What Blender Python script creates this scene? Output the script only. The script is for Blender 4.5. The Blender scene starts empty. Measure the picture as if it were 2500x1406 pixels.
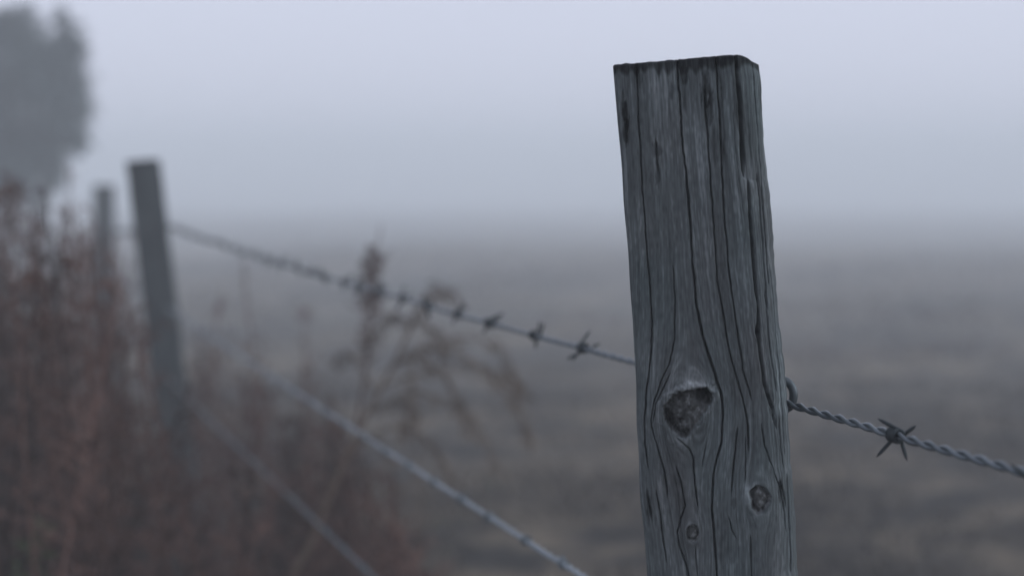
import bpy, math, random
import numpy as np
from mathutils import Matrix, Vector

R = math.radians
scene = bpy.context.scene
col = scene.collection

# ------------------------------------------------------------------ camera
F = 3472.0                       # focal length in photo pixels (50 mm on 36 mm)
EYE = np.array([0.0, 0.0, 1.10])
PITCH = R(5.15)
FWD = np.array([0, math.cos(PITCH), -math.sin(PITCH)])
UP = np.array([0, math.sin(PITCH), math.cos(PITCH)])
RIGHT = np.array([1.0, 0, 0])

cam_d = bpy.data.cameras.new('camera')
cam = bpy.data.objects.new('camera', cam_d)
col.objects.link(cam)
cam.location = EYE
cam.rotation_euler = (R(90) - PITCH, 0, 0)
cam_d.lens = 50
cam_d.sensor_width = 36
cam_d.sensor_fit = 'HORIZONTAL'
cam_d.clip_start = 0.05
cam_d.clip_end = 3000
cam_d.dof.use_dof = True
cam_d.dof.focus_distance = 1.0
cam_d.dof.aperture_fstop = 3.2
cam_d.dof.aperture_blades = 0
scene.camera = cam

# ------------------------------------------------------------------ world and light
SUN_EL, SUN_AZ = 22, 98          # azimuth clockwise from +Y: light comes softly from the right
w = bpy.data.worlds.new('World')
scene.world = w
w.use_nodes = True
nt = w.node_tree
nt.nodes.clear()
out = nt.nodes.new('ShaderNodeOutputWorld')
bg = nt.nodes.new('ShaderNodeBackground')
sky = nt.nodes.new('ShaderNodeTexSky')
sky.sky_type = 'NISHITA'
sky.sun_disc = False
sky.sun_elevation = R(SUN_EL)
sky.sun_rotation = R(SUN_AZ)
sky.air_density = 1.0
sky.dust_density = 3.0
sky.ozone_density = 2.0
mixc = nt.nodes.new('ShaderNodeMix')
mixc.data_type = 'RGBA'
mixc.inputs[0].default_value = 0.86          # closed cloud deck: mostly even blue grey
mixc.inputs[7].default_value = (8.75, 9.15, 11.1, 1)
nt.links.new(sky.outputs[0], mixc.inputs[6])
nt.links.new(mixc.outputs[2], bg.inputs[0])
bg.inputs[1].default_value = 0.09
nt.links.new(bg.outputs[0], out.inputs[0])

sun_d = bpy.data.lights.new('sun', 'SUN')
sun_d.energy = 1.5
sun_d.angle = R(45)
sun_d.color = (0.84, 0.92, 1.0)
sun = bpy.data.objects.new('sun', sun_d)
col.objects.link(sun)
sd = Vector((math.sin(R(SUN_AZ)) * math.cos(R(SUN_EL)), math.cos(R(SUN_AZ)) * math.cos(R(SUN_EL)), math.sin(R(SUN_EL))))
sun.rotation_euler = sd.to_track_quat('Z', 'Y').to_euler()
sun.location = (3, 0, 8)

scene.view_settings.view_transform = 'Standard'
scene.view_settings.look = 'None'
scene.view_settings.exposure = 0.0
scene.view_settings.gamma = 1.0
scene.cycles.volume_bounces = 8
scene.cycles.max_bounces = 12
scene.cycles.diffuse_bounces = 4
scene.cycles.use_denoising = True
scene.cycles.denoising_prefilter = 'ACCURATE'

rng = np.random.default_rng(11)
random.seed(11)


# ------------------------------------------------------------------ helpers
def at(px, py, Z):
    """world point seen at photo pixel (px, py) at depth Z along the view axis"""
    return EYE + Z * (FWD + (px - 1250.0) / F * RIGHT - (py - 703.0) / F * UP)


def project(P):
    d = P - EYE
    Z = d @ FWD
    return 1250 + F * (d @ RIGHT) / Z, 703 - F * (d @ UP) / Z, Z


def tag(o, label=None, cat=None, group=None, kind=None):
    if label: o['label'] = label
    if cat: o['category'] = cat
    if group: o['group'] = group
    if kind: o['kind'] = kind
    return o


def empty(name, loc):
    o = bpy.data.objects.new(name, None)
    o.empty_display_size = 0.05
    o.location = loc
    col.objects.link(o)
    return o


def mesh_obj(name, verts, faces, mat, parent=None, attrs=None, smooth=True, origin=None):
    """faces: list of (n,k) int arrays.  verts in world space; origin moves the object's origin"""
    verts = np.asarray(verts, dtype=np.float64)
    me = bpy.data.meshes.new(name)
    if origin is not None:
        verts = verts - np.asarray(origin)
    me.vertices.add(len(verts))
    me.vertices.foreach_set('co', verts.astype(np.float32).ravel())
    faces = [np.asarray(f, dtype=np.int32) for f in faces if len(f)]
    loops = np.concatenate([f.ravel() for f in faces])
    tot = np.concatenate([np.full(len(f), f.shape[1], np.int32) for f in faces])
    start = np.concatenate([[0], np.cumsum(tot)[:-1]]).astype(np.int32)
    me.loops.add(len(loops))
    me.loops.foreach_set('vertex_index', loops)
    me.polygons.add(len(tot))
    me.polygons.foreach_set('loop_start', start)
    me.polygons.foreach_set('loop_total', tot)
    me.update(calc_edges=True)
    me.validate()
    for k, v in (attrs or {}).items():
        a = me.attributes.new(k, 'FLOAT', 'POINT')
        a.data.foreach_set('value', np.asarray(v, np.float32))
    if smooth:
        me.polygons.foreach_set('use_smooth', np.ones(len(me.polygons), bool))
    me.materials.append(mat)
    o = bpy.data.objects.new(name, me)
    col.objects.link(o)
    if parent is not None:
        o.parent = parent
        off = np.asarray(origin if origin is not None else (0, 0, 0)) - np.array(parent.location)
        o.location = off
    elif origin is not None:
        o.location = origin
    return o


class MB:
    """collects tubes and leaves as one mesh"""
    def __init__(self):
        self.v, self.f, self.a, self.n = [], {}, [], 0

    def add(self, v, fs, tone=0.5):
        v = np.asarray(v, float)
        self.v.append(v)
        self.a.append(np.broadcast_to(np.asarray(tone, float), (len(v),)))
        for f in fs:
            f = np.asarray(f, int)
            if len(f):
                self.f.setdefault(f.shape[1], []).append(f + self.n)
        self.n += len(v)

    def tube(self, pts, rad, sides=6, tone=0.5, caps=True):
        pts = np.asarray(pts, float)
        n = len(pts)
        rad = np.broadcast_to(np.asarray(rad, float), (n,))
        t = np.gradient(pts, axis=0)
        t /= np.linalg.norm(t, axis=1)[:, None] + 1e-12
        u = np.cross(t[0], [0.3, 0.5, 0.81])
        if np.linalg.norm(u) < 1e-3: u = np.cross(t[0], [1, 0, 0])
        us = np.empty_like(pts)
        for i in range(n):
            u = u - t[i] * (u @ t[i])
            u /= np.linalg.norm(u) + 1e-12
            us[i] = u
        vs = np.cross(t, us)
        ang = np.arange(sides) * 2 * np.pi / sides
        ring = us[:, None, :] * np.cos(ang)[None, :, None] + vs[:, None, :] * np.sin(ang)[None, :, None]
        V = (pts[:, None, :] + ring * rad[:, None, None]).reshape(-1, 3)
        i = np.arange(n - 1)[:, None] * sides
        k = np.arange(sides)[None, :]
        k2 = (k + 1) % sides
        q = np.stack([i + k, i + k2, i + sides + k2, i + sides + k], -1).reshape(-1, 4)
        fs = [q]
        if caps:
            fs.append(np.array([list(range(sides))[::-1], [(n - 1) * sides + j for j in range(sides)]]))
        self.add(V, fs, tone)

    def leaves(self, base, direc, length, width, tone, droop=0.3):
        """bent lens-shaped leaves, two quads each"""
        base = np.asarray(base, float); direc = np.asarray(direc, float)
        m = len(base)
        if m == 0: return
        d = direc / (np.linalg.norm(direc, axis=1)[:, None] + 1e-9)
        r = rng.normal(size=(m, 3))
        s = np.cross(d, r); s /= np.linalg.norm(s, axis=1)[:, None] + 1e-9
        L = np.broadcast_to(np.asarray(length, float), (m,))[:, None]
        W = np.broadcast_to(np.asarray(width, float), (m,))[:, None]
        g = np.array([0, 0, -1.0])
        mid = base + d * L * .5 + g * L * droop * .15
        tip = base + d * L + g * L * droop * .6
        V = np.stack([base, mid + s * W * .5, tip, mid - s * W * .5], 1).reshape(-1, 3)
        i = np.arange(m)[:, None] * 4
        self.add(V, [i + np.array([[0, 1, 2, 3]])], np.repeat(np.broadcast_to(np.asarray(tone, float), (m,)), 4))

    def obj(self, name, mat, parent=None, smooth=True, origin=None):
        V = np.concatenate(self.v)
        fs = [np.concatenate(x) for x in self.f.values()]
        return mesh_obj(name, V, fs, mat, parent, {'tone': np.concatenate(self.a)}, smooth, origin)


def smooth01(x, a, b):
    t = np.clip((x - a) / (b - a), 0, 1)
    return t * t * (3 - 2 * t)


_P = rng.random((256, 256))


def noise2(x, y, seed=0):
    """value noise 0..1"""
    x = np.asarray(x, float) + seed * 17.31 + 1000; y = np.asarray(y, float) + seed * 7.77 + 1000
    xi = np.floor(x).astype(int); yi = np.floor(y).astype(int)
    fx = x - xi; fy = y - yi
    fx = fx * fx * (3 - 2 * fx); fy = fy * fy * (3 - 2 * fy)
    g = lambda a, b: _P[a % 256, b % 256]
    return (g(xi, yi) * (1 - fx) + g(xi + 1, yi) * fx) * (1 - fy) + (g(xi, yi + 1) * (1 - fx) + g(xi + 1, yi + 1) * fx) * fy


def catmull(P, n):
    """smooth curve through the points"""
    P = np.asarray(P, float)
    Q = np.vstack([2 * P[0] - P[1], P, 2 * P[-1] - P[-2]])
    outp = []
    m = len(P) - 1
    for s in np.linspace(0, m - 1e-6, n):
        i = int(s); t = s - i
        a, b, c, d = Q[i:i + 4]
        outp.append(.5 * (2 * b + (c - a) * t + (2 * a - 5 * b + 4 * c - d) * t * t + (3 * b - a - 3 * c + d) * t ** 3))
    return np.array(outp)


# ------------------------------------------------------------------ materials
def new_mat(name):
    m = bpy.data.materials.new(name)
    m.use_nodes = True
    return m, m.node_tree.nodes, m.node_tree.links, m.node_tree.nodes['Principled BSDF']


def tone_mat(name, stops, rough=0.85, metallic=0.0, spec=0.3, noise_scale=None, bump=0.0, bump_scale=(1, 1, 1), translucent=0.0):
    """base colour = ramp over the mesh's own 'tone' attribute, plus a fine noise"""
    m, N, L, b = new_mat(name)
    at_ = N.new('ShaderNodeAttribute'); at_.attribute_name = 'tone'
    rp = N.new('ShaderNodeValToRGB')
    e = rp.color_ramp.elements
    while len(e) < len(stops): e.new(0.5)
    for el, (p, c) in zip(e, stops):
        el.position = p; el.color = (*c, 1)
    fac = at_.outputs['Fac']
    tc = N.new('ShaderNodeTexCoord')
    if noise_scale:
        no = N.new('ShaderNodeTexNoise'); no.inputs['Scale'].default_value = noise_scale
        no.inputs['Detail'].default_value = 4
        mp = N.new('ShaderNodeMapping'); mp.inputs['Scale'].default_value = bump_scale
        L.new(tc.outputs['Object'], mp.inputs[0]); L.new(mp.outputs[0], no.inputs['Vector'])
        ma = N.new('ShaderNodeMath'); ma.operation = 'MULTIPLY_ADD'
        ma.inputs[1].default_value = 0.35; ma.inputs[2].default_value = -0.175
        L.new(no.outputs['Fac'], ma.inputs[0])
        ad = N.new('ShaderNodeMath'); ad.operation = 'ADD'
        L.new(fac, ad.inputs[0]); L.new(ma.outputs[0], ad.inputs[1])
        fac = ad.outputs[0]
        if bump:
            bp = N.new('ShaderNodeBump'); bp.inputs['Strength'].default_value = bump
            bp.inputs['Distance'].default_value = 0.0006
            L.new(no.outputs['Fac'], bp.inputs['Height']); L.new(bp.outputs[0], b.inputs['Normal'])
    L.new(fac, rp.inputs[0])
    L.new(rp.outputs[0], b.inputs['Base Color'])
    b.inputs['Roughness'].default_value = rough
    b.inputs['Metallic'].default_value = metallic
    b.inputs['Specular IOR Level'].default_value = spec
    return m


M_WOOD = tone_mat('weathered_timber', [(0.0, (.009, .010, .011)), (.3, (.048, .054, .056)), (.55, (.094, .107, .111)), (1.0, (.28, .31, .32))],
                  rough=.9, spec=.15, noise_scale=160, bump=.7, bump_scale=(7, 7, .4))


def tint(m, colour, scale, amount):
    # real discolouration of the timber: faint algae and tannin patches
    N, L = m.node_tree.nodes, m.node_tree.links
    b = N['Principled BSDF']
    src = b.inputs['Base Color'].links[0].from_socket
    tc = N.new('ShaderNodeTexCoord'); mp = N.new('ShaderNodeMapping'); mp.inputs['Scale'].default_value = (1, 1, .35)
    no = N.new('ShaderNodeTexNoise'); no.inputs['Scale'].default_value = scale; no.inputs['Detail'].default_value = 5
    mr = N.new('ShaderNodeMapRange'); mr.inputs[1].default_value = .42; mr.inputs[2].default_value = .68; mr.inputs[4].default_value = amount
    mx = N.new('ShaderNodeMix'); mx.data_type = 'RGBA'; mx.blend_type = 'MULTIPLY'
    mx.inputs[7].default_value = (*colour, 1)
    L.new(tc.outputs['Object'], mp.inputs[0]); L.new(mp.outputs[0], no.inputs['Vector']); L.new(no.outputs['Fac'], mr.inputs[0])
    L.new(mr.outputs[0], mx.inputs[0]); L.new(src, mx.inputs[6]); L.new(mx.outputs[2], b.inputs['Base Color'])


tint(M_WOOD, (.88, 1.0, .99), 24, .5)
tint(M_WOOD, (1.06, .96, .95), 37, .6)
M_KNOT = tone_mat('knot_wood', [(0.0, (.012, .012, .012)), (.5, (.072, .075, .074)), (1.0, (.25, .265, .27))],
                  rough=.85, spec=.25, noise_scale=180, bump=.6)
M_WIRE = tone_mat('galvanised_steel', [(0.0, (.12, .145, .16)), (1.0, (.34, .38, .41))], rough=.5, metallic=.55, spec=.4, noise_scale=90)
M_WIRE_DARK = tone_mat('weathered_steel', [(0.0, (.030, .038, .045)), (1.0, (.17, .20, .22))], rough=.36, metallic=.5, spec=.5, noise_scale=90)
M_BARB = tone_mat('dark_steel', [(0.0, (.010, .014, .016)), (1.0, (.038, .048, .052))], rough=.6, metallic=.4, spec=.3, noise_scale=200)
M_BARB_PALE = tone_mat('dull_zinc', [(0.0, (.06, .075, .085)), (1.0, (.15, .175, .19))], rough=.55, metallic=.45, spec=.3, noise_scale=200)
M_STAPLE = tone_mat('staple_steel', [(0.0, (.04, .05, .055)), (1.0, (.12, .14, .15))], rough=.45, metallic=.6, spec=.4, noise_scale=200)
M_WEED = tone_mat('dry_weed', [(0.0, (.022, .013, .010)), (.42, (.078, .041, .032)), (.75, (.145, .080, .062)), (1.0, (.18, .105, .085))], rough=.9, spec=.15)
M_STRAW = tone_mat('dry_straw', [(0.0, (.055, .040, .031)), (.5, (.125, .092, .068)), (1.0, (.21, .165, .12))], rough=.9, spec=.15)
M_GRASS = tone_mat('field_grass', [(0.0, (.024, .020, .019)), (.5, (.068, .055, .044)), (.85, (.14, .113, .086)), (1.0, (.06, .073, .042))], rough=.9, spec=.15)
M_LEAF = tone_mat('evergreen_leaf', [(0.0, (.022, .036, .036)), (1.0, (.06, .09, .088))], rough=.7, spec=.3)
M_BARK = tone_mat('bark', [(0.0, (.03, .03, .03)), (1.0, (.09, .085, .08))], rough=.9, spec=.2, noise_scale=30)


def ground_mat():
    m, N, L, b = new_mat('field_soil_and_grass')
    tc = N.new('ShaderNodeTexCoord')
    def nz(scale, detail, rough=.5, sc=(1, 1, 1)):
        mp = N.new('ShaderNodeMapping'); mp.inputs['Scale'].default_value = sc
        L.new(tc.outputs['Object'], mp.inputs[0])
        n = N.new('ShaderNodeTexNoise'); n.inputs['Scale'].default_value = scale
        n.inputs['Detail'].default_value = detail; n.inputs['Roughness'].default_value = rough
        L.new(mp.outputs[0], n.inputs['Vector'])
        return n.outputs['Fac']
    a = nz(4.2, 5, .6, (.75, 1, 1)); c = nz(.55, 3, .5, (.8, 1, 1)); f = nz(40, 6, .7)
    s1 = N.new('ShaderNodeMath'); s1.operation = 'MULTIPLY_ADD'; s1.inputs[1].default_value = 1.0
    L.new(a, s1.inputs[0])
    s2 = N.new('ShaderNodeMath'); s2.operation = 'MULTIPLY'; s2.inputs[1].default_value = .55
    L.new(c, s2.inputs[0]); L.new(s2.outputs[0], s1.inputs[2])
    s3 = N.new('ShaderNodeMath'); s3.operation = 'MULTIPLY_ADD'; s3.inputs[1].default_value = .35
    L.new(f, s3.inputs[0]); L.new(s1.outputs[0], s3.inputs[2])
    rp = N.new('ShaderNodeValToRGB')
    st = [(.74, (.010, .009, .0085)), (.87, (.036, .031, .026)), (1.0, (.100, .081, .058)), (1.14, (.18, .145, .10))]
    e = rp.color_ramp.elements
    while len(e) < 4: e.new(.5)
    for el, (p, cc) in zip(e, st):
        el.position = (p - .5) / .8; el.color = (*cc, 1)
    mr = N.new('ShaderNodeMapRange'); mr.inputs[1].default_value = .5; mr.inputs[2].default_value = 1.3
    L.new(s3.outputs[0], mr.inputs[0]); L.new(mr.outputs[0], rp.inputs[0])
    L.new(rp.outputs[0], b.inputs['Base Color'])
    b.inputs['Roughness'].default_value = .95
    b.inputs['Specular IOR Level'].default_value = .1
    bp = N.new('ShaderNodeBump'); bp.inputs['Strength'].default_value = .6; bp.inputs['Distance'].default_value = .04
    L.new(s3.outputs[0], bp.inputs['Height']); L.new(bp.outputs[0], b.inputs['Normal'])
    return m


M_GROUND = ground_mat()


# ------------------------------------------------------------------ ground
def gz(x, y):
    yy = np.asarray(y, float)
    fall = .055 * np.clip(yy - 4.5, 0, 10.5) + .022 * np.maximum(yy - 15, 0)      # the field falls away gently
    roll = .35 * (noise2(np.asarray(x) / 9., yy / 14., 13) - .5) * smooth01(yy, 14, 30)
    return -fall + roll + .05 * (noise2(np.asarray(x) * .45, np.asarray(y) * .45, 3) - .5) + .03 * (noise2(np.asarray(x) * 2, np.asarray(y) * 2, 5) - .5)


def build_ground():
    g = np.concatenate([[-300, -150, -70, -40], np.arange(-24, 24.1, .25), [40, 70, 150, 300]])
    gy = np.concatenate([[-300, -150, -70, -30, -10], np.arange(-4, 40.1, .25), [44, 48, 55, 65, 80, 110, 150, 300]])
    X, Y = np.meshgrid(g, gy, indexing='ij')
    Z = gz(X, Y)
    V = np.stack([X, Y, Z], -1).reshape(-1, 3)
    nx, ny = X.shape
    i = np.arange(nx - 1)[:, None] * ny; j = np.arange(ny - 1)[None, :]
    q = np.stack([i + j, i + ny + j, i + ny + j + 1, i + j + 1], -1).reshape(-1, 4)
    o = mesh_obj('field', V, [q], M_GROUND)
    tag(o, 'dull brown winter field fading away into thick mist', 'field', kind='structure')


build_ground()

# ------------------------------------------------------------------ fence line
VPX, VPY = -150.0, 390.0
KZ = 2130.0                       # depth of the fence line = KZ / (px - VPX)


def wire_point(px, ref):
    """point of a fence wire seen at column px; ref = a pixel the wire passes"""
    slope = (ref[1] - VPY) / (ref[0] - VPX)
    return at(px, VPY + slope * (px - VPX), KZ / (px - VPX))


WIRE_REF = [(1940, 990), (1000, 1130), (753, 1247)]


# ------------------------------------------------------------------ near fence post
def poly_radius(poly, c, ang):
    p = np.asarray(poly, float) - c
    th = np.arctan2(p[:, 1], p[:, 0]); r = np.hypot(p[:, 0], p[:, 1])
    o = np.argsort(th); th = th[o]; r = r[o]
    th = np.concatenate([th - 2 * np.pi, th, th + 2 * np.pi]); r = np.tile(r, 3)
    return np.interp(ang, th, r)


def c3(pts):     # crop pixels -> photo pixels
    return [(1500 + x / 2.529, 850 + y / 2.529) for x, y in pts]


KNOTS = [
    dict(poly=c3([(312, 360), (338, 318), (380, 283), (440, 258), (500, 248), (560, 250), (592, 285), (600, 328), (580, 356), (545, 400), (516, 446), (476, 498), (446, 547), (402, 548), (350, 500), (320, 440)]),
         depth=.0034, lip=.0018, spread=1.15),
    dict(poly=c3([(845, 870), (870, 850), (910, 855), (950, 880), (970, 920), (955, 960), (925, 1000), (880, 1030), (855, 1000), (845, 940)]),
         depth=.0020, lip=.0012, spread=1.0),
    dict(poly=c3([(443, 1130), (455, 1100), (480, 1087), (510, 1095), (522, 1130), (515, 1170), (490, 1197), (460, 1180)]),
         depth=.0012, lip=.0008, spread=.95),
]

# main drying cracks in the photo: points, half width (mm), depth (mm)
CRACKS = [
    ([(1652, 130), (1660, 250), (1665, 330), (1675, 430), (1688, 600), (1700, 740), (1716, 820), (1740, 895), (1753, 940), (1763, 975), (1765, 1020), (1760, 1080), (1748, 1120), (1740, 1170), (1738, 1250), (1745, 1320), (1752, 1420)], .75, 9),
    ([(1718, 230), (1728, 330), (1737, 480), (1744, 570), (1753, 690), (1765, 770), (1780, 850), (1800, 930), (1815, 985), (1826, 1040), (1828, 1110)], .5, 6),
    ([(1748, 160), (1758, 330), (1768, 520), (1778, 640), (1790, 740), (1802, 820), (1815, 905), (1835, 980)], .55, 6),
    ([(1797, 130), (1806, 230), (1812, 330), (1816, 438)], 1.5, 11),
    ([(1827, 436), (1834, 560), (1845, 690), (1852, 760), (1853, 800), (1856, 860), (1866, 930), (1882, 985), (1897, 1020)], 1.05, 10),
    ([(1553, 150), (1560, 300), (1566, 420), (1576, 570), (1589, 720), (1593, 800), (1590, 860), (1582, 930), (1573, 1020), (1575, 1080), (1584, 1150)], .5, 6),
    ([(1644, 640), (1649, 760), (1647, 830), (1635, 890), (1612, 935), (1596, 985), (1590, 1030), (1604, 1090), (1622, 1150), (1630, 1220)], .42, 5),
    ([(1640, 905), (1620, 945), (1602, 985), (1593, 1040)], .4, 4),
    ([(1648, 1064), (1664, 1078), (1683, 1095), (1692, 1118), (1695, 1180), (1704, 1245)], .6, 6),
    ([(1648, 1130), (1662, 1180), (1672, 1235), (1662, 1270), (1654, 1300), (1660, 1335), (1676, 1380), (1686, 1420)], .5, 5),
    ([(1799, 1040), (1796, 1100), (1790, 1150), (1784, 1212)], .55, 6),
    ([(1818, 1060), (1822, 1120), (1818, 1185)], .4, 4),
    ([(1860, 1030), (1868, 1090), (1890, 1150), (1905, 1190), (1915, 1240), (1920, 1300)], .5, 5),
    ([(1905, 1170), (1912, 1200), (1918, 1240)], 1.0, 6),
    ([(1884, 1000), (1893, 1025), (1898, 1050)], 1.2, 5),
    ([(1849, 785), (1846, 810), (1852, 838)], 1.2, 5),
    ([(1778, 1255), (1785, 1290), (1800, 1320)], .5, 4),
    ([(1832, 1300), (1834, 1360), (1836, 1420)], .5, 4),
    ([(1697, 1330), (1701, 1380), (1704, 1420)], .45, 4),
    ([(1600, 1190), (1612, 1260), (1622, 1340), (1628, 1380)], .45, 4),
    ([(1578, 1190), (1586, 1240), (1592, 1280)], .9, 3),
    ([(1725, 1075), (1718, 1110), (1713, 1145)], .4, 3),
    ([(1840, 170), (1852, 330), (1862, 480), (1872, 620), (1878, 700)], .5, 5),
    ([(1848, 420), (1858, 540), (1868, 660), (1876, 760)], .55, 5),
    ([(1868, 700), (1876, 800), (1888, 900), (1900, 960)], .6, 5),
    ([(1880, 640), (1893, 780), (1904, 900), (1912, 1000), (1918, 1120)], .5, 4),
    ([(1903, 1010), (1908, 1100), (1916, 1150)], .45, 4),
    ([(1922, 1150), (1927, 1260), (1930, 1400)], .8, 5),
    ([(1527, 280), (1532, 360)], 1.3, 2.5),
    ([(1600, 330), (1606, 400), (1610, 440)], .8, 2.5),
    ([(1720, 200), (1724, 290), (1730, 320)], 1.0, 2.5),
]

LEFT = [(1494, 100), (1497, 158), (1508, 290), (1520, 450), (1533, 620), (1545, 780), (1553, 940), (1558, 1080), (1560, 1180), (1563, 1225), (1571, 1290), (1580, 1420)]
RIGHTE = [(1852, 100), (1854, 158), (1861, 260), (1871, 400), (1885, 560), (1900, 760), (1915, 900), (1925, 1000), (1932, 1100), (1938, 1200), (1943, 1300), (1948, 1420)]


def build_post_mesh(O, U, N_, W_, xl_f, xr_f, z_top, z_bot, depth, rfl, rfr, rb, step_q, step_z, z_dense, detail, seed, tone_shift=0.0):
    """a sawn post with weathered faces, built in its own frame (U right, N_ towards viewer, W_ up).  Returns grid and attributes"""
    # rows
    nzd = int((z_top - z_dense) / step_z)
    zz = np.concatenate([np.linspace(z_bot, z_dense, max(2, int((z_dense - z_bot) / .006)), endpoint=False), np.linspace(z_dense, z_top, nzd)])
    # perimeter samples on a reference section with width wd
    wd = float(np.mean(xr_f(zz) - xl_f(zz)))
    def arc(cx, cd, r, a0, a1, st):
        n = max(4, int(abs(a1 - a0) * r / st))
        a = np.linspace(a0, a1, n, endpoint=False)
        return np.stack([cx + r * np.cos(a), cd - r * np.sin(a)], 1)
    def seg(a, b, st):
        n = max(2, int(np.hypot(b[0] - a[0], b[1] - a[1]) / st))
        t = np.linspace(0, 1, n, endpoint=False)[:, None]
        return np.array(a) + t * (np.array(b) - np.array(a))
    big = step_q * 4
    S = np.concatenate([
        arc(rfl, rfl, rfl, np.pi, np.pi / 2, step_q),
        seg((rfl, 0), (wd - rfr, 0), step_q),
        arc(wd - rfr, rfr, rfr, np.pi / 2, 0, step_q),
        seg((wd, rfr), (wd, depth - rb), step_q * 1.5),
        arc(wd - rb, depth - rb, rb, 0, -np.pi / 2, big),
        seg((wd - rb, depth), (rb, depth), big),
        arc(rb, depth - rb, rb, -np.pi / 2, -np.pi, big),
        seg((0, depth - rb), (0, rfl), big)])
    dS = np.roll(S, -1, 0) - np.roll(S, 1, 0)
    nrm = np.stack([dS[:, 1], -dS[:, 0]], 1)
    nrm /= np.linalg.norm(nrm, axis=1)[:, None]
    # make normals point outward
    cen = np.array([wd / 2, depth / 2])
    if np.mean(np.sum(nrm * (S - cen), 1)) < 0: nrm = -nrm
    q = np.concatenate([[0], np.cumsum(np.hypot(*(np.diff(S, axis=0)).T))])
    per = q[-1] + np.hypot(*(S[0] - S[-1]))
    nS, nZ = len(S), len(zz)
    xl = xl_f(zz); xr = xr_f(zz)
    X = xl[:, None] + S[None, :, 0] / wd * (xr - xl)[:, None]
    D = np.repeat(S[None, :, 1], nZ, 0)
    Zg = np.repeat(zz[:, None], nS, 1)
    Q = np.repeat(q[None, :], nZ, 0)
    base = O + X[..., None] * U - D[..., None] * N_ + Zg[..., None] * W_
    px, py, _ = project(base.reshape(-1, 3))
    px = px.reshape(nZ, nS); py = py.reshape(nZ, nS)
    H = np.zeros((nZ, nS)); tone = np.full((nZ, nS), .5)
    vis = slice(0, int(np.argmax(px[-1])) + 1)       # camera-facing run of samples
    # grain coordinate
    s = Q + .0010 * (noise2(Zg / .25, Q / .05, seed + 1) - .5) * 2 + .0002 * (noise2(Zg / .06, Q / .02, seed + 2) - .5)
    knot_mask = []
    if detail:
        for kn in KNOTS:
            poly = np.array(kn['poly']); c = poly.mean(0)
            # centre in (q, z)
            d2 = (px[:, vis] - c[0]) ** 2 + (py[:, vis] - c[1]) ** 2
            j, i = np.unravel_index(np.argmin(d2), d2.shape)
            qc, zc = q[i], zz[j]
            rad = np.mean(np.hypot(*(poly - c).T)) / F * .98
            dq = Q - qc; dz = Zg - zc
            e = 2.3
            R2 = (rad * kn['spread']) ** 2
            s = s - R2 * dq / (dq ** 2 + (dz / e) ** 2 + R2 * .25) * np.where(abs(dq) < .09, 1, 0) * .85
            ang = np.arctan2(py - c[1], px - c[0])
            rho = np.hypot(px - c[0], py - c[1]) / poly_radius(poly, c, ang)
            back = np.ones((1, nS)); back[0, vis.stop:] = 0
            rho = rho * (1 + .16 * (noise2(px / 14., py / 14., 90) - .5) + .10 * (noise2(px / 5., py / 5., 91) - .5))
            rho = np.where(back > 0, rho, 99)
            knot_mask.append((kn, rho, ang, dq, dz))
    top = z_top - Zg
    # weathered relief: ridges of late wood along the grain
    var = noise2(s / .012, Zg / .09, seed + 3)
    r1 = noise2(s / .0016, Zg / .22, seed + 4); r2 = noise2(s / .0045, Zg / .30, seed + 5); r3 = noise2(s / .0009, Zg / .12, seed + 6)
    r4 = noise2(s / .0007, Zg / .06, seed + 14)
    H += -.00014 * (1 - r1) ** 2 * (.4 + var) - .00018 * (1 - r2) ** 3 - .00016 * (1 - r3) - .00012 * r4
    H += .0010 * (noise2(Q / .03, Zg / .12, seed + 7) - .5)
    tone += .10 * (r1 - .5) + .10 * (r2 - .5) + .12 * (r3 - .5) + .17 * (r4 - .5) + .16 * (noise2(s / .0010, Zg / .004, seed + 15) - .5) + .10 * (noise2(s / .02, Zg / .02, seed + 16) - .5) + .16 * (noise2(s / .010, Zg / .05, seed + 8) - .5)
    # paler and darker long streaks, stained patches towards the top
    st = noise2(s / .0042, Zg / .030, seed + 9) * .6 + noise2(s / .0018, Zg / .018, seed + 10) * .4
    tone -= .34 * smooth01(st, .62, .80) * (smooth01(top, .15, .02) * .55 + .12)
    tone += .13 * smooth01(noise2(s / .0025, Zg / .07, seed + 12), .74, .92)
    # many fine checks
    nr = np.random.default_rng(seed)
    nchk = 64 if detail else 30
    for _ in range(nchk):
        s0 = nr.uniform(0, per); z0 = nr.uniform(z_dense - .05, z_top + .02); ln = nr.uniform(.03, .16)
        wdt = nr.uniform(.00018, .00032) if detail else .0012
        dp = nr.uniform(.0002, .0012)
        fade = smooth01(abs(Zg - z0) / ln, 1, .6)
        g_ = np.exp(-((s - s0) / wdt) ** 2) * fade
        H -= dp * g_
        tone -= .16 * g_ * (dp / .0012)
    if detail:
        # black weather stains near the top, darker patches over lower cracks and a hollow
        for cx, cy, rx, ry, k in [(1527, 300, 9, 55, .5), (1522, 260, 5, 40, .35), (1604, 365, 14, 22, .35), (1606, 420, 8, 45, .28), (1722, 215, 12, 45, .42), (1735, 262, 9, 40, .4), (1670, 185, 14, 22, .3), (1560, 190, 9, 26, .3), (1765, 190, 7, 60, .25), (1640, 215, 6, 25, .25), (1885, 985, 9, 34, .35), (1906, 1195, 7, 32, .4), (1586, 1230, 8, 38, .3), (1850, 812, 6, 26, .35), (1790, 1225, 10, 16, .25), (1775, 1320, 30, 60, .10)]:
            rn = (noise2(px / 5., py / 22., 95) - .5) * 1.3 + (noise2(px / 2.5, py / 9., 96) - .5) * .7
            tone -= .75 * k * smooth01(((px - cx) / rx) ** 2 + ((py - cy) / ry) ** 2 + rn, 1.2, .35)
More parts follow.
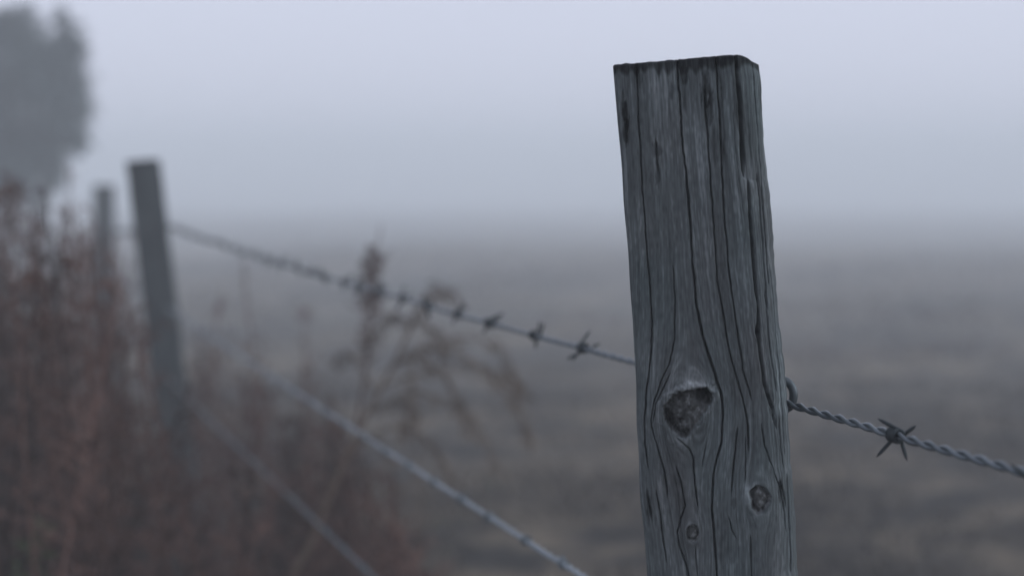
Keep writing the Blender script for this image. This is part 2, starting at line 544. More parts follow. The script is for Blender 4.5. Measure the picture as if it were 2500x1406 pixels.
        # main cracks, followed row by row
        for pts, hw, dp in CRACKS:
            pts = np.array(pts, float)
            qc = np.full(nZ, np.nan)
            col_i = np.full(nZ, vis.stop // 2)
            rows = np.arange(nZ)
            for it in range(4):
                yy = py[rows, col_i]
                xx = np.interp(yy, pts[:, 1], pts[:, 0])
                wob = (noise2(yy / 14., np.full(nZ, pts[0, 0] * .13), 21) - .5) * 1.6 + (noise2(yy / 45., np.full(nZ, pts[0, 0] * .17), 22) - .5) * 2.5
                xx = xx + wob
                for j in range(nZ):
                    if it == 3: qc[j] = np.interp(xx[j], px[j, vis], q[vis])
                    col_i[j] = min(np.searchsorted(px[j, vis], xx[j]), vis.stop - 1)
            y0, y1 = pts[0, 1], pts[-1, 1]
            fade = smooth01(yy, y0 - 2, y0 + 26) * smooth01(yy, y1 + 2, y1 - 26)
            if y0 < 170: fade = smooth01(yy, y1 + 2, y1 - 26)
            if y1 > 1405: fade = smooth01(yy, y0 - 2, y0 + 26)
            vw = .6 + .8 * noise2(yy / 40., np.full(nZ, pts[0, 0]), 24)
            d = (Q - qc[:, None]) / (hw * .00076 * vw[:, None] * (.45 + .55 * fade[:, None]))
            H -= dp * .001 * fade[:, None] * np.exp(-np.abs(d) ** 2.5)
            # lifted lip on one side
            H += .00012 * fade[:, None] * np.exp(-((d - 2.2) / 1.2) ** 2)
        # a broken-out sliver right of the deep crack at the top
        tone += .22 * np.exp(-((px - 1716) / 16) ** 2 - ((py - 1004) / 12) ** 2) * noise2(px / 4., py / 5., 97)
        wedge = smooth01((px - 1690) * .62 + (py - 985) * .8, 8, 18) * smooth01(px, 1668, 1690) * smooth01(py, 975, 992)
        edge = np.interp(py, [130, 330, 436, 445], [1800, 1812, 1816, 1828])
        H -= .0013 * smooth01(px, edge, edge + 6) * smooth01(px, edge + 34, edge + 12) * smooth01(py, 446, 436)
        for kn, rho, ang, dq, dz in knot_mask:
            size = kn['depth']
            n1 = noise2(dq / .0022, dz / .0022, seed + 31); n2 = noise2(dq / .005, dz / .005, seed + 32)
            n3 = noise2(dq / .0011, dz / .0016, seed + 33)
            inside = smooth01(rho, 1.04, .93)
            core = -size * (1.25 * smooth01(rho, .5, .9) + .25) - size * .8 * (n2 - .5) - size * .55 * (n1 - .5) - .0006 * n3
            if kn is KNOTS[0]:
                core -= .0045 * np.exp(-((rho - .90) / .10) ** 2) * smooth01(ang, -.2, .4)
                core -= .020 * np.exp(-(((dq - .0120) / .0052) ** 2 + ((dz - .0105) / .0058) ** 2) ** 1.5)
                core -= .0030 * np.exp(-((dz + .008) / .006) ** 2)
                tone += .20 * np.exp(-(dq / .013) ** 2 - ((dz - .0195) / .0055) ** 2) * (.5 + n2) * (1 - inside) + .03 * np.exp(-((rho - 1.22) / .15) ** 2) * (1 - inside)
                upl = .30 + 1.0 * smooth01(dz, -.002, .018)
            elif kn is KNOTS[1]:
                tone += .30 * np.exp(-((dq + .0085) / .0022) ** 2 - ((dz - .005) / .008) ** 2) * (.5 + n2) * (1 - inside)
                upl = .95 * smooth01(dq, .001, -.008) * smooth01(dz, -.012, -.002)
            else:
                upl = .3
            if kn is KNOTS[0]:
                core = core * (1 - wedge) + wedge * (-.0010 - .0008 * n2)
            H = H * (1 - inside) + core * inside
            rim = np.exp(-((rho - 1.16) / .16) ** 2) * (1 - inside)
            H += kn['lip'] * upl * rim
            H += kn['lip'] * .7 * np.exp(-((rho - 1.0) / .8) ** 2) * (1 - inside)
            tone += (.30 * rim * upl) * (1.1 - .8 * n3) * (1.1 - .7 * n2)
            tone = tone * (1 - inside) + inside * ((.42 if kn is KNOTS[0] else .50) + .35 * (n1 - .5) + .35 * (n3 - .5) + .30 * (noise2(dq / .0016, dz / .007, seed + 34) - .5) + (.30 * (noise2(rho * 7, dq * 0, seed + 35) - .5) if kn is not KNOTS[0] else 0))
    # weather-worn top edge: broken fibres, the last centimetre dark with damp rot
    tn = noise2(s / .0016, Zg * 0, seed + 41) * .6 + noise2(s / .006, Zg * 0, seed + 42)
    edge_r = .0014
    H -= np.where(top < edge_r, (edge_r - np.sqrt(np.clip(edge_r ** 2 - (edge_r - top) ** 2, 0, None))), 0) * .7
    tone -= .40 * smooth01(top + .007 * (noise2(s / .003, Zg * 0, seed + 43) - .5) + .004 * (noise2(s / .02, Zg * 0, seed + 44) - .5), .0105, .006)
    Zg2 = Zg - smooth01(top, .008, 0) * .0006 * tn - smooth01(top, .02, 0) * .0065 * smooth01(Q, wd - .014, wd + .010) * smooth01(Q, wd + depth, wd + depth - .03)
    X2 = X + H * nrm[None, :, 0]; D2 = D + H * nrm[None, :, 1]
    V = O + X2[..., None] * U - D2[..., None] * N_ + Zg2[..., None] * W_
    # end grain: rings closing the top
    cx = (xl[-1] + xr[-1]) / 2; cd = depth / 2
    rings, rt = [], []
    for f in (.97, .9, .78, .6, .4, .2, .02):
        xx = cx + (X2[-1] - cx) * f; dd = cd + (D2[-1] - cd) * f
        zz_ = Zg2[-1] * f + (z_top - .001) * (1 - f) + .0012 * (noise2(xx / .004, dd / .004, seed + 50) - .5)
        rings.append(O + xx[:, None] * U - dd[:, None] * N_ + zz_[:, None] * W_)
        rt.append(np.full(nS, .22) + .2 * (noise2(xx / .003, dd / .003, seed + 51) - .5))
    V = np.concatenate([V.reshape(-1, 3)] + rings)
    tone = np.concatenate([tone.ravel()] + rt)
    nr_ = nZ + len(rings)
    i = np.arange(nr_ - 1)[:, None] * nS; j = np.arange(nS)[None, :]; j2 = (j + 1) % nS
    quads = np.stack([i + j, i + j2, i + nS + j2, i + nS + j], -1).reshape(-1, 4)
    fr = None
    rhos = [np.concatenate([k[1].ravel(), np.full(nS * len(rings), 99.)]) for k in knot_mask]
    return V, quads, np.clip(tone + tone_shift, 0, 1), rhos


def frame(lean, yaw, lean_y=0.0):
    W_ = np.array([-math.sin(lean), math.sin(lean_y), math.cos(lean)]); W_ /= np.linalg.norm(W_)
    U = np.array([math.cos(yaw), -math.sin(yaw), 0]); U = U - W_ * (U @ W_); U /= np.linalg.norm(U)
    return U, np.cross(U, W_), W_


def subset(V, quads, tone, sel):
    f = quads[sel]
    ids, inv = np.unique(f, return_inverse=True)
    return V[ids], inv.reshape(-1, 4), tone[ids]


def near_post():
    U, N_, W_ = frame(R(4.45), R(8))
    O = at(1737, 930, 0.968)
    def to_local(px, py, dback):
        """pixel -> (x, z) on the plane dback behind the front face"""
        d = FWD + (px - 1250.0) / F * RIGHT - (py - 703.0) / F * UP
        P0 = O - N_ * dback
        t = ((P0 - EYE) @ N_) / (d @ N_)
        P = EYE + t * d - O
        return P @ U, P @ W_
    L = np.array([to_local(x, y, .004) for x, y in LEFT]); Rr = np.array([to_local(x, y, .030) for x, y in RIGHTE])
    z_top = to_local(1675, 142, .0)[1]
    z_g = -O[2] / W_[2] - .25
    xl = lambda z: np.interp(z, L[::-1, 1], L[::-1, 0]) + .0010 * (noise2(z / .03, z * 0, 61) - .5)
    xr = lambda z: np.interp(z, Rr[::-1, 1], Rr[::-1, 0]) + .0016 * (noise2(z / .02, z * 0, 62) - .5) + .0010 * (noise2(z / .006, z * 0, 63) - .5)
    V, quads, tone, rhos = build_post_mesh(O, U, N_, W_, xl, xr, z_top, z_g,   .090, .0035, .024, .020, .00030, .0006, to_local(1760, 1440, 0)[1], True, 101)
    root = empty('fence_post', O + W_ * (-O[2] / W_[2]) - N_ * .05)
    tag(root, 'weathered grey timber fence post with knots and cracks, nearest and sharpest', 'fence post', 'wooden fence posts')
    used = np.zeros(len(quads), bool)
    org = np.array(root.location)
    for k, rho in enumerate(rhos):
        sel = (rho[quads].mean(1) < 1.0) & ~used
        used |= sel
        v, f, t = subset(V, quads, tone, sel)
        o = mesh_obj('knot', v, [f], M_KNOT, root, {'tone': t}, origin=v.mean(0))
        o['label'] = ['large hollow heart shaped knot', 'oval knot by the right edge', 'small round knot'][k]
    v, f, t = subset(V, quads, tone, ~used)
    mesh_obj('timber', v, [f], M_WOOD, root, {'tone': t}, origin=org)
    # staple holding the top wire on the far right edge
    mb = MB()
    Zs = 1.030
    pts = [at(1895, 928, Zs), at(1912, 928, Zs), at(1927, 936, Zs - .001), at(1936, 952, Zs - .002), at(1937, 972, Zs - .002), at(1930, 990, Zs - .001), at(1915, 999, Zs), at(1895, 1000, Zs)]
    mb.tube(catmull(pts, 48), .0031, 12, .4)
    mb.obj('staple', M_STAPLE, root, origin=pts[3])
    return root


near_post()


def far_post(px_top, py_top, px_at, py_at, Z, width_px, label, seed, extra):
    """squared post whose axis passes two pixels at about depth Z"""
    A = at(px_top, py_top, Z); B = at(px_at, py_at, Z)
    ax = A - B
    lean = math.atan2(-ax[0], ax[2])
    U, N_, W_ = frame(lean, R(-14))
    wd = width_px * Z / F
    O = B + N_ * wd * .45
    z_top = (A - B) @ W_
    z_g = -O[2] / W_[2] - .6
    xl = lambda z: -wd / 2 + .0015 * (noise2(z / .05, z * 0, seed) - .5)
    xr = lambda z: wd / 2 + .0015 * (noise2(z / .05, z * 0, seed + 1) - .5)
    V, quads, tone, _ = build_post_mesh(O, U, N_, W_, xl, xr, z_top, z_g, wd * .92, .005, .012, .012, .003, .004, -.3, False, seed, -.17)
    ft = O + W_ * (-O[2] / W_[2])
    root = empty('fence_post', ft + W_ * float(gz(ft[0], ft[1])))
    tag(root, label, 'fence post', 'wooden fence posts')
    mesh_obj('timber', V, [quads], M_WOOD, root, {'tone': tone}, origin=np.array(root.location))
    mb = MB()
    C = B - N_ * wd * .5 + U * wd * .15
    z0 = extra
    for zz in extra:
        P = C + W_ * zz
        a = np.linspace(0, np.pi, 14)
        pts = P + np.outer(np.cos(a) * .016, W_) - np.outer(np.sin(a) * .012 - .004, N_)
        mb2 = MB(); mb2.tube(pts, .0022, 8, .5)
        mb2.obj('staple', M_STAPLE, root, origin=P)
    return root


P2Z = 3.83
far_post(353, 391, 369, 556, P2Z, 81, 'blurred squared fence post standing second in the row, its foot lost in brown weeds', 211, [0.0, -.235, -.45])
far_post(257, 452, 254, 560, 7.6, 50, 'small misty fence post standing farthest, veiled by weeds left of the second post', 307, [-.04, -.27, -.49])

# ------------------------------------------------------------------ barbed wire
def barb_mesh(spread, seed, tips=None):
    """two short wires coiled about the wire axis (local X), four cut points; returns (verts, faces)"""
    rr = np.random.default_rng(seed)
    mb = MB()
    for k in range(2):
        x0 = -.0040 + k * .0046
        rw = (.00125 if tips is not None else .00108) if spread > .01 else .0011
        ro = .0026 + rw
        turns = (2.15, 2.0)[k] if tips is not None else (2.0 if spread > .01 else 1.0)
        th0 = rr.uniform(0, 2 * np.pi) if tips is None else tips[k][0]
        ax = (-.35 + rr.uniform(-.35, .3), .35 + rr.uniform(-.3, .35)) if tips is None else tips[k][1:]
        a = np.linspace(0, turns * 2 * np.pi, 34)
        hel = np.stack([x0 + a / (2 * np.pi) * .0022, ro * np.cos(th0 + a), ro * np.sin(th0 + a)], 1)
        e0 = np.array([ax[0], math.sin(th0), -math.cos(th0)])
        e1 = np.array([ax[1], -math.sin(th0 + a[-1]), math.cos(th0 + a[-1])])
        e0 /= np.linalg.norm(e0); e1 /= np.linalg.norm(e1)
        l0, l1 = spread * rr.uniform(.85, 1.15), spread * rr.uniform(.85, 1.15)
        s_ = np.linspace(1, 0, 8)[:-1, None]
        s2 = np.linspace(0, 1, 8)[1:, None]
        pts = np.concatenate([hel[0] + s_ * l0 * e0, hel, hel[-1] + s2 * l1 * e1])
        rad = np.full(len(pts), rw); rad[0] = rw * .12; rad[-1] = rw * .12; rad[1] = rw * .75; rad[-2] = rw * .75
        mb.tube(pts, rad, 8, .35 + .4 * rr.random())
    V = np.concatenate(mb.v); fs = [np.concatenate(x) for x in mb.f.values()]
    return V, fs, np.concatenate(mb.a)


BARBS = []
for k in range(7):
    V, fs, ta = barb_mesh([.0165, .015, .014, .016, .007, .006, .0075][k], 40 + k, [(R(125), 1.1, -.5), (R(215), -.75, .35)] if k == 0 else None)
    o = mesh_obj('barb_source', V, fs, M_BARB if k < 4 else M_BARB_PALE, attrs={'tone': ta})
    BARBS.append(o.data)
    bpy.data.objects.remove(o)


def axis_rot(t, roll, tilt=0.0):
    t = t / np.linalg.norm(t)
    y = np.cross([0, 0, 1.0], t); y /= np.linalg.norm(y)
    z = np.cross(t, y)
    M = Matrix(np.stack([t, y, z], 1).tolist())
    return M @ Matrix.Rotation(roll, 3, 'X') @ Matrix.Rotation(tilt, 3, 'Z')


def barbed_wire(ref, label, barb_px, sag, third, variants, seed, wire_r, hero=None, mat=None):
    rr = np.random.default_rng(seed)
    n = 900
    # path: straight along the fence to the second post, then on to the third
    Zs = np.linspace(.55, P2Z, n)
    pts = np.array([wire_point(VPX + KZ / z, ref) for z in Zs])
    z1, z2 = 1.11, P2Z
    t = (Zs - z1) / (z2 - z1)
    pts[:, 2] -= np.where(t > 0, 4 * sag * t * (1 - t), 0)
    pts[:, 2] -= np.where(t < 0, 1.2 * sag * t * (t - 0) * 0, 0)
    end = third
    m = 900
    tt = np.linspace(0, 1, m)[1:, None]
    p2 = pts[-1] + tt * (end - pts[-1]); p2[:, 2] -= 4 * sag * (tt * (1 - tt))[:, 0]
    path = np.concatenate([pts, p2])
    seg = np.linalg.norm(np.diff(path, axis=0), axis=1)
    sl = np.concatenate([[0], np.cumsum(seg)])
    step = .0024
    ss = np.arange(0, sl[-1], step)
    C = np.stack([np.interp(ss, sl, path[:, k]) for k in range(3)], 1)
    T = np.gradient(C, axis=0); T /= np.linalg.norm(T, axis=1)[:, None]
    A = np.cross([0, 0, 1.0], T); A /= np.linalg.norm(A, axis=1)[:, None]
    B = np.cross(T, A)
    # slight kinks of hand-strained wire
    C = C + A * (.0012 * (noise2(ss / .08, ss * 0, seed) - .5))[:, None] + B * (.0016 * (noise2(ss / .11, ss * 0, seed + 1) - .5))[:, None]
    root = empty('barbed_wire', C[0])
    tag(root, label, 'barbed wire', 'strands of the fence')
    pitch = .032
    ph = 2 * np.pi * (ss / pitch) + 1.2 * (noise2(ss / .15, ss * 0, seed + 2))
    for k in range(2):
        a = ph + k * np.pi
        off = wire_r * 1.02
        pt = C + A * (np.cos(a) * off)[:, None] + B * (np.sin(a) * off)[:, None]
        mb = MB(); tn = .35 + .5 * noise2(ss / .02, ss * 0, seed + 5 + k)
        mb.tube(pt, wire_r, 8, np.repeat(tn, 8))
        mb.obj('strand', mat or M_WIRE, root, origin=C[0])
    spread_small = variants[0] >= 4
    # barbs
    pathZ = (C - EYE) @ FWD
    bs = []
    for p in barb_px:
        z = KZ / (p - VPX)
        bs.append(float(np.interp(z, pathZ, ss)))
    while bs[-1] < ss[-1] - .05 and len(bs) < 75:
        bs.append(bs[-1] + .110 + rr.uniform(-.004, .004))
    for i, b in enumerate(bs):
        if b > ss[-1]: break
        k = int(np.searchsorted(ss, b)); k = min(k, len(ss) - 1)
        if hero is not None and i in hero:
            var, roll = hero[i]
        else:
            var, roll = variants[rr.integers(len(variants))], rr.uniform(0, 2 * np.pi)
        o = bpy.data.objects.new('barb', BARBS[var]); col.objects.link(o)
        o.parent = root
        Mx = axis_rot(T[k], roll).to_4x4() @ Matrix.Scale(1.0 if i < 6 or spread_small else 1.10, 4); Mx.translation = Vector((C[k] - C[0]).tolist())
        o.matrix_local = Mx
    return root


TOP_PX = [2880, 2540, 2190, 1860, 1720, 1600, 1425, 1305, 1200, 1120, 1050, 985, 925, 880, 840, 797, 760, 725]
MID_PX = [2900, 2550, 2270, 2050, 1850, 1700, 1600, 1470, 1375, 1285, 1195, 1128, 1060, 1000, 945]
LOW_PX = [2800, 2480, 2200, 1950, 1760, 1600, 1460, 1340, 1240, 1150, 1070, 1000, 940, 890]
barbed_wire(WIRE_REF[0], 'top barbed wire, dark and spiky, running behind the near post to the second post', TOP_PX, .009, at(272, 566, 7.68), [0, 1, 2, 3], 5, .00155, {1: (1, 2.2), 2: (0, 0.0), 6: (1, 1.0)}, M_WIRE_DARK)
barbed_wire(WIRE_REF[1], 'pale middle wire slanting below the top one through the brown weeds', MID_PX, .004, at(272, 668, 7.68), [4, 5, 6], 6, .0016)
barbed_wire(WIRE_REF[2], 'lowest wire, faint and mostly hidden in the weeds at the lower left', LOW_PX, .006, at(272, 768, 7.68), [4, 5, 6], 7, .0015, None, M_WIRE_DARK)


# ------------------------------------------------------------------ weeds
def weed(mb_stem, mb_leaf, base, top, nbr, br_len, leaf, spread, tone0, rr, arch=.25, start=.25, stem_r=.0035):
    """dead tall weed: bent stem, rising side branches with withered leaves and fluff"""
    base = np.asarray(base, float); top = np.asarray(top, float)
    h = np.linalg.norm(top - base)
    mid = (base + top) / 2 + rr.normal(size=3) * h * .035
    st = catmull([base, mid, top], 14)
    mb_stem.tube(st, np.linspace(stem_r, stem_r * .3, 14), 5, tone0)
    B, D, Ls, Ws, Ts = [], [], [], [], []
    for _ in range(nbr):
        f = rr.uniform(start, 1.0)
        p = base + (top - base) * f + (mid - (base + top) / 2) * 4 * f * (1 - f)
        a = rr.uniform(0, 2 * np.pi)
        bl = br_len * (1.25 - f) * rr.uniform(.5, 1.2)
        dirn = np.array([math.cos(a) * spread, math.sin(a) * spread, rr.uniform(.5, 1.1)])
        dirn /= np.linalg.norm(dirn)
        t = np.linspace(0, 1, 6)[:, None]
        pts = p + dirn * bl * t + np.array([0, 0, -1]) * bl * arch * t ** 2
        mb_stem.tube(pts, np.linspace(stem_r * .4, stem_r * .15, 6), 3, tone0 + rr.uniform(-.1, .1))
        nl = max(2, int(leaf[0] * rr.uniform(.6, 1.3) * bl / br_len))
        tt = rr.uniform(.15, 1, nl)[:, None]
        lp = p + dirn * bl * tt + np.array([0, 0, -1]) * bl * arch * tt ** 2
        B.append(lp); D.append(dirn * .6 + rr.normal(size=(nl, 3)) * .7)
        Ls.append(leaf[1] * rr.uniform(.5, 1.4, nl)); Ws.append(leaf[2] * rr.uniform(.6, 1.3, nl))
        Ts.append(np.clip(tone0 + rr.normal(size=nl) * .09, 0, 1))
    mb_leaf.leaves(np.concatenate(B), np.concatenate(D), np.concatenate(Ls), np.concatenate(Ws), np.concatenate(Ts), .5)


def fence_px(Z):
    return VPX + KZ / Z


def ground_at(px, Z):
    """ground point under image column px at depth Z (approx)"""
    x = (px - 1250) / F * Z
    y = Z * math.cos(PITCH)
    return np.array([x, y, float(gz(x, y))])


def weed_to(px, py, Z, rr, name, label, mat, lean=(0, 0), **kw):
    top = at(px, py, Z)
    base = np.array([top[0] + lean[0], top[1] + lean[1], 0.0]); base[2] = float(gz(base[0], base[1])) - .01
    root = empty(name, base)
    ms, ml = MB(), MB()
    weed(ms, ml, base, top, rr=rr, **kw)
    ms.obj('stem', mat, root, origin=base)
    ml.obj('foliage', mat, root, smooth=False, origin=base)
    tag(root, label, 'weed', 'tall dead weeds along the fence')
    return root


# the thicket on the near side of the fence reads as one mass
def thicket():
    rr = np.random.default_rng(77)
    ms = MB()
    px_k = [-300, 0, 100, 200, 240, 300, 340, 400, 460, 520, 600, 700, 800, 900, 1000]
    top_k = [420, 430, 470, 510, 560, 600, 740, 840, 800, 800, 800, 860, 960, 1100, 1250]
    n = 0
    while n < 350:
        px = rr.uniform(-320, 1000)
        zf = KZ / (px - VPX) if px > -60 else 8.0
        if px < 350: Z = rr.uniform(2.0, 4.6)
        elif rr.random() < .62: Z = zf + rr.uniform(.25, 1.6)         # field side of the fence
        else: Z = rr.uniform(2.0, 3.2)
        near = Z < zf
        if px > 500 and rr.random() < .25: continue
        if px > 350 and near and px > fence_px(Z) - 30: continue
        ty = np.interp(px, px_k, top_k) + abs(rr.normal()) * (190 if px < 330 else 240) - 20
        if px > 330 and near: ty = max(ty, (940 if px < 470 else 1130) + rr.uniform(0, 250))
        if ty > 1600: continue
        top = at(px, ty, Z)
        if top[2] < .15: continue
        b = np.array([top[0] + rr.normal() * .14, top[1] + rr.normal() * .12, 0.]); b[2] = float(gz(b[0], b[1])) - .01
        weed(ms, ms, b, top, int(13 + 20 * top[2]), .12 + .11 * rr.random(), (15, .018, .0034), .66, float(np.clip(rr.normal(.42, .30), .02, .98)), rr, start=.10, arch=.38)
        n += 1
    o = ms.obj('weed_thicket', M_WEED, smooth=False)
    tag(o, 'dense mass of dead reddish brown weeds filling the lower left', 'weeds', kind='stuff')


thicket()

rw = np.random.default_rng(5)
W = dict(nbr=34, br_len=.20, leaf=(20, .020, .0045), spread=.40, tone0=.6, start=.3, arch=.18)
weed_to(30, 425, 3.4, rw, 'dead_weed', 'tall brown weed at the left edge, its tip in front of the misty tree', M_WEED, (.05, 0), **W)
weed_to(172, 425, 3.3, rw, 'dead_weed', 'tall brown weed plume just right of the tree trunk', M_WEED, (-.03, 0), **W)
weed_to(325, 560, 4.6, rw, 'dead_weed', 'brown weed plume rising between the two distant posts', M_WEED, (.02, .05), **{**W, 'nbr': 18})
weed_to(90, 540, 2.7, rw, 'dead_weed', 'bushy red brown weed left of the farthest post', M_WEED, (.02, .05), **{**W, 'nbr': 40, 'tone0': .7})
weed_to(592, 640, 3.2, rw, 'dead_weed', 'thin pale weed stalk touching the top wire right of the second post', M_WEED, (.06, 0), **{**W, 'nbr': 22, 'br_len': .13, 'leaf': (14, .018, .004)})
weed_to(530, 740, 3.5, rw, 'dead_weed', 'low spreading weed close to the right of the second post', M_WEED, (-.02, 0), **{**W, 'nbr': 24, 'br_len': .16})
weed_to(745, 745, 3.4, rw, 'dead_weed', 'faint dark weed standing between the thin stalk and the upright plume', M_WEED, (.03, 0), **{**W, 'nbr': 22, 'br_len': .14})

M_GREEN = tone_mat('green_leaf', [(0.0, (.03, .038, .02)), (1.0, (.085, .10, .045))], rough=.7, spec=.2)
weed_to(85, 1300, 2.1, rw, 'green_weed', 'small green leafy weed low in the bottom left corner', M_GREEN, (.02, 0), **{**W, 'nbr': 30, 'br_len': .10, 'leaf': (14, .03, .010)})


def plume(mb, pts, n, length, width, tone, rr, out=.5):
    """withered drooping leaflets all along a curve"""
    c = catmull(pts, 40)
    t = np.gradient(c, axis=0)
    i = rr.integers(4, 40, n)
    d = t[i] / np.linalg.norm(t[i], axis=1)[:, None] * .8 + rr.normal(size=(n, 3)) * out + np.array([0, 0, -.25])
    mb.leaves(c[i] + rr.normal(size=(n, 3)) * .006, d, length * rr.uniform(.5, 1.4, n), width * rr.uniform(.6, 1.3, n), np.clip(tone + rr.normal(size=n) * .18, 0, 1), .6)


def arching_weed():
    rr = np.random.default_rng(9)
    Z = 2.55
    stem_px = [(690, 1480, 2.45), (760, 1320, 2.47), (820, 1170, 2.5), (885, 1035, 2.53), (940, 930, 2.55), (985, 840, 2.56), (1012, 775, 2.57)]
    base = at(*stem_px[0]); low = base.copy(); low[2] = -.01; low[0] -= .06
    root = empty('arching_weed', low)
    ms = MB()
    st = catmull([low] + [at(*p) for p in stem_px], 40)
    ms.tube(st, np.linspace(.0062, .0030, 40), 7, .5)
    ms.obj('stem', M_STRAW, root, origin=low)
    arcs = [
        ([(945, 920), (1000, 862), (1080, 832), (1160, 825), (1225, 860), (1255, 930), (1262, 985)], 90, .5),
        ([(930, 945), (1010, 915), (1110, 897), (1190, 905), (1250, 925), (1275, 950)], 70, .45),
        ([(985, 840), (1010, 780), (1045, 735), (1085, 718), (1120, 735)], 55, .45),
        ([(1000, 800), (970, 770), (930, 790), (905, 840)], 45, .35),
        ([(965, 880), (1030, 880), (1090, 930), (1130, 1000), (1150, 1060)], 55, .4),
        ([(905, 1000), (950, 985), (1000, 985), (1010, 1020), (985, 1060)], 45, .3),
        ([(960, 890), (1080, 850), (1200, 920), (1270, 1010), (1295, 1080)], 60, .55),
        ([(1005, 785), (1040, 790), (1075, 830), (1085, 880)], 45, .3),
        ([(900, 1010), (1000, 960), (1100, 985), (1180, 1060), (1215, 1150)], 45, .5),
        ([(850, 1100), (960, 1040), (1050, 1080), (1110, 1180)], 40, .45),
        ([(1012, 775), (1030, 735), (1060, 700), (1100, 700)], 25, .4),
        ([(920, 960), (880, 900), (850, 860), (820, 880)], 35, .4),
        ([(870, 1060), (930, 1080), (960, 1150), (965, 1220)], 35, .35),
    ]
    for pts, n, tone in arcs:
        mb = MB()
        dz = rr.uniform(-.12, .12)
        P = [at(x, y, Z + dz * k / (len(pts) - 1)) for k, (x, y) in enumerate(pts)]
        mb.tube(catmull(P, 20), np.linspace(.0022, .0010, 20), 4, tone)
        plume(mb, P, int(n * 2.2), .018, .0033, tone, rr)
        mb.obj('branch', M_STRAW, root, smooth=False, origin=P[0])
    tag(root, 'straw coloured weed whose drooping branches arch right, left of the near post', 'weed', 'tall dead weeds along the fence')


def plume_weed():
    rr = np.random.default_rng(10)
    Z = 2.75
    low = at(870, 1100, Z); low[2] = -.01; low[0] -= .03
    root = empty('plume_weed', low)
    ms = MB()
    P = [low, at(862, 1150, Z), at(893, 900, Z), at(906, 760, Z), at(908, 640, Z), at(925, 585, Z), at(930, 545, Z)]
    c = catmull(P, 50)
    ms.tube(c, np.linspace(.0045, .0008, 50), 6, .4)
    ms.obj('stem', M_WEED, root, origin=low)
    mb = MB()
    m = 400
    f = rr.uniform(0, 1, m)
    p = np.array([np.interp(f, [0, .3, 1], [a, b, d]) for a, b, d in zip(at(893, 900, Z), at(906, 760, Z), at(908, 615, Z))]).T
    mb.leaves(p + rr.normal(size=(m, 3)) * [.010, .010, .004], rr.normal(size=(m, 3)) * [.7, .7, .3] + [0, 0, .6], .026 * rr.uniform(.4, 1.3, m), .0042, np.clip(.42 + rr.normal(size=m) * .15, 0, 1), .2)
    mb.obj('plume', M_WEED, root, smooth=False, origin=low)
    tag(root, 'upright feathery brown plume crossing the top wire behind the arching weed', 'weed', 'tall dead weeds along the fence')


arching_weed()
plume_weed()
weed_to(1000, 900, 3.2, rw, 'dead_weed', 'sparse grey weed behind the arching straw coloured one', M_STRAW, (.02, 0), **{**W, 'nbr': 16, 'br_len': .2, 'leaf': (8, .03, .004), 'start': .2})


# ------------------------------------------------------------------ field grass
def grass():
    rr = np.random.default_rng(3)
    mb = MB()
    n = 46000
    Z = 3.0 + 17 * rr.random(n) ** 1.5
    x = rr.uniform(-.5, .5, n) * Z * .9
    y = Z
    den = noise2(x * 1.6, y * 1.3, 70) * .6 + noise2(x * 3, y * 2.5, 71) * .4
    keep = rr.random(n) < smooth01(den, .35, .75)
    x, y, den = x[keep], y[keep], den[keep]
    m = len(x)
    z = gz(x, y)
    h = .05 + .10 * den * rr.uniform(.5, 1.4, m)
    mb.leaves(np.stack([x, y, z - .005], 1), np.stack([rr.normal(size=m) * .5, rr.normal(size=m) * .5, np.ones(m)], 1), h, .007 + .004 * rr.random(m),
              np.clip(.25 + .55 * noise2(x * .8, y * .6, 72) + rr.normal(size=m) * .14, 0, 1), .5)
    o = mb.obj('dry_grass', M_GRASS, smooth=False)
    tag(o, 'short dry grass covering the misty field', 'grass', kind='stuff')


grass()


# ------------------------------------------------------------------ low scrub far out, dim in the mist
def scrub():
    rr = np.random.default_rng(17)
    mb = MB()
    for (px, Z, wd, h) in [(1180, 15, .9, .42), (1290, 17, 1.2, .5), (1040, 21, 1.6, .6), (2030, 13.5, 1.3, .30), (2200, 14.5, 1.6, .34), (2390, 13, 1.0, .28), (2120, 19, 2.2, .45), (2480, 20, 2.0, .5), (650, 16, 1.2, .4), (760, 22, 2.2, .5), (1480, 20, 1.5, .4), (520, 13, .8, .35), (1420, 12.5, .7, .2), (2330, 10, .6, .14), (2080, 9.5, .5, .13)]:
        n = int(420 * wd * (.6 + h))
        x0 = (px - 1250) / F * Z
        x = x0 + rr.normal(size=n) * wd * .45; y = Z + rr.normal(size=n) * wd * .45
        e = np.exp(-((x - x0) / wd) ** 2 - ((y - Z) / wd) ** 2) * (.55 + .9 * noise2(x * 3, y * 3, 81))
        z = gz(x, y) + rr.random(n) ** .7 * h * e
        mb.leaves(np.stack([x, y, z], 1), rr.normal(size=(n, 3)) * [.5, .5, .2] + [0, 0, .7], .09 * rr.uniform(.6, 1.4, n), .012, np.clip(.25 + rr.normal(size=n) * .15, 0, 1), .3)
    o = mb.obj('scrub', M_WEED, smooth=False)
    tag(o, 'faint low scrub patches far out in the misty field', 'scrub', kind='stuff')


scrub()


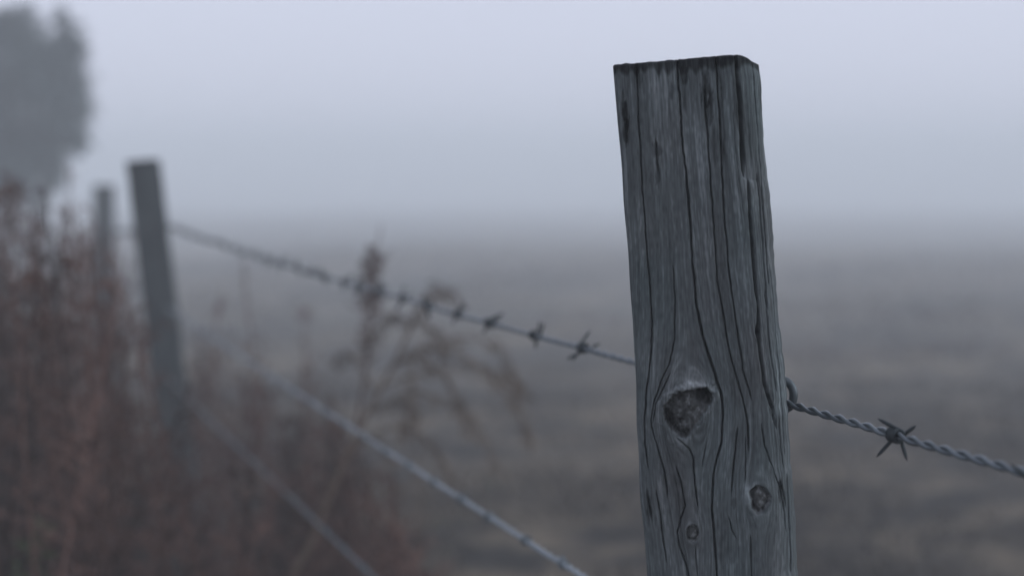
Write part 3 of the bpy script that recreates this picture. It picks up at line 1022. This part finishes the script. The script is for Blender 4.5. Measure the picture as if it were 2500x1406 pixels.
# ------------------------------------------------------------------ tree in the mist
def tree():
    rr = np.random.default_rng(21)
    Z = 13.0
    base = at(95, 500, Z); base[2] = float(gz(base[0], base[1])) - .03
    root = empty('tree', base)
    mt = MB()
    cpts = [base, at(100, 520, Z), at(105, 420, Z), at(85, 300, Z), at(70, 160, Z)]
    mt.tube(catmull(cpts, 24), np.linspace(.075, .018, 24), 8, .5)
    limbs = [((104, 430), (170, 330)), ((104, 420), (20, 330)), ((95, 360), (180, 220)), ((90, 340), (-60, 240)), ((85, 300), (140, 110)), ((80, 260), (0, 110)), ((75, 220), (-100, 120)), ((95, 380), (-120, 330))]
    for a, b in limbs:
        A = at(*a, Z); B = at(*b, Z + rr.uniform(-.4, .4))
        mt.tube(catmull([A, (A + B) / 2 + [0, 0, .05], B], 8), np.linspace(.022, .006, 8), 5, .5)
    mt.obj('trunk', M_BARK, root, origin=base)
    mb = MB()
    lobes = [(40, 90, 75, 62), (165, 95, 32, 55), (130, 200, 70, 70), (20, 220, 100, 90), (150, 290, 62, 60), (60, 340, 90, 60), (-80, 170, 110, 110), (-90, 310, 110, 90), (178, 215, 34, 45), (120, 365, 40, 38), (170, 330, 35, 35), (-10, 70, 40, 40), (105, 140, 60, 45), (130, 410, 22, 30), (-40, 400, 90, 45), (60, 400, 50, 40), (-20, 440, 60, 40), (120, 440, 30, 30), (40, 470, 40, 40), (15, 40, 18, 22), (60, 30, 16, 22), (150, 40, 16, 22), (185, 120, 24, 30), (205, 260, 18, 26), (190, 340, 22, 22)]
    for (cx, cy, rx, ry) in lobes:
        C = at(cx, cy, Z + rr.uniform(-.2, .2))
        k = Z / F
        n = int(rx * ry * .25)
        u = rr.normal(size=(n, 3)); u /= np.linalg.norm(u, axis=1)[:, None]
        rad = rr.random(n) ** .55 * (1 + .34 * rr.normal(size=n))
        p = C + u * rad[:, None] * np.array([rx, (rx + ry) / 2, ry]) * k
        mb.leaves(p, u + rr.normal(size=(n, 3)) * .8, .07 * rr.uniform(.6, 1.4, n), .034, np.clip(rr.normal(.45, .2) + rr.normal(size=n) * .15, 0, 1), .4)
    mb.obj('crown', M_LEAF, root, smooth=False, origin=base)
    tag(root, 'blurred dark evergreen tree standing in the mist at the upper left', 'tree')


tree()

# ------------------------------------------------------------------ mist
def haze():
    x0, x1, y0, y1, z0, z1 = -320, 320, -320, 320, -9.5, 3.1
    V = [(x, y, z) for x in (x0, x1) for y in (y0, y1) for z in (z0, z1)]
    fq = [(0, 1, 3, 2), (4, 6, 7, 5), (0, 4, 5, 1), (2, 3, 7, 6), (0, 2, 6, 4), (1, 5, 7, 3)]
    m = bpy.data.materials.new('mist')
    m.use_nodes = True
    N = m.node_tree.nodes; N.clear()
    o_ = N.new('ShaderNodeOutputMaterial'); v = N.new('ShaderNodeVolumePrincipled')
    v.inputs['Color'].default_value = (.945, .985, 1.0, 1)
    v.inputs['Density'].default_value = 0.0265
    v.inputs['Anisotropy'].default_value = 0.0
    m.node_tree.links.new(v.outputs[0], o_.inputs['Volume'])
    ob = mesh_obj('haze', V, [np.array(fq)], m, smooth=False)
    tag(ob, 'pale blue morning mist lying over the whole field', 'mist', kind='stuff')


haze()
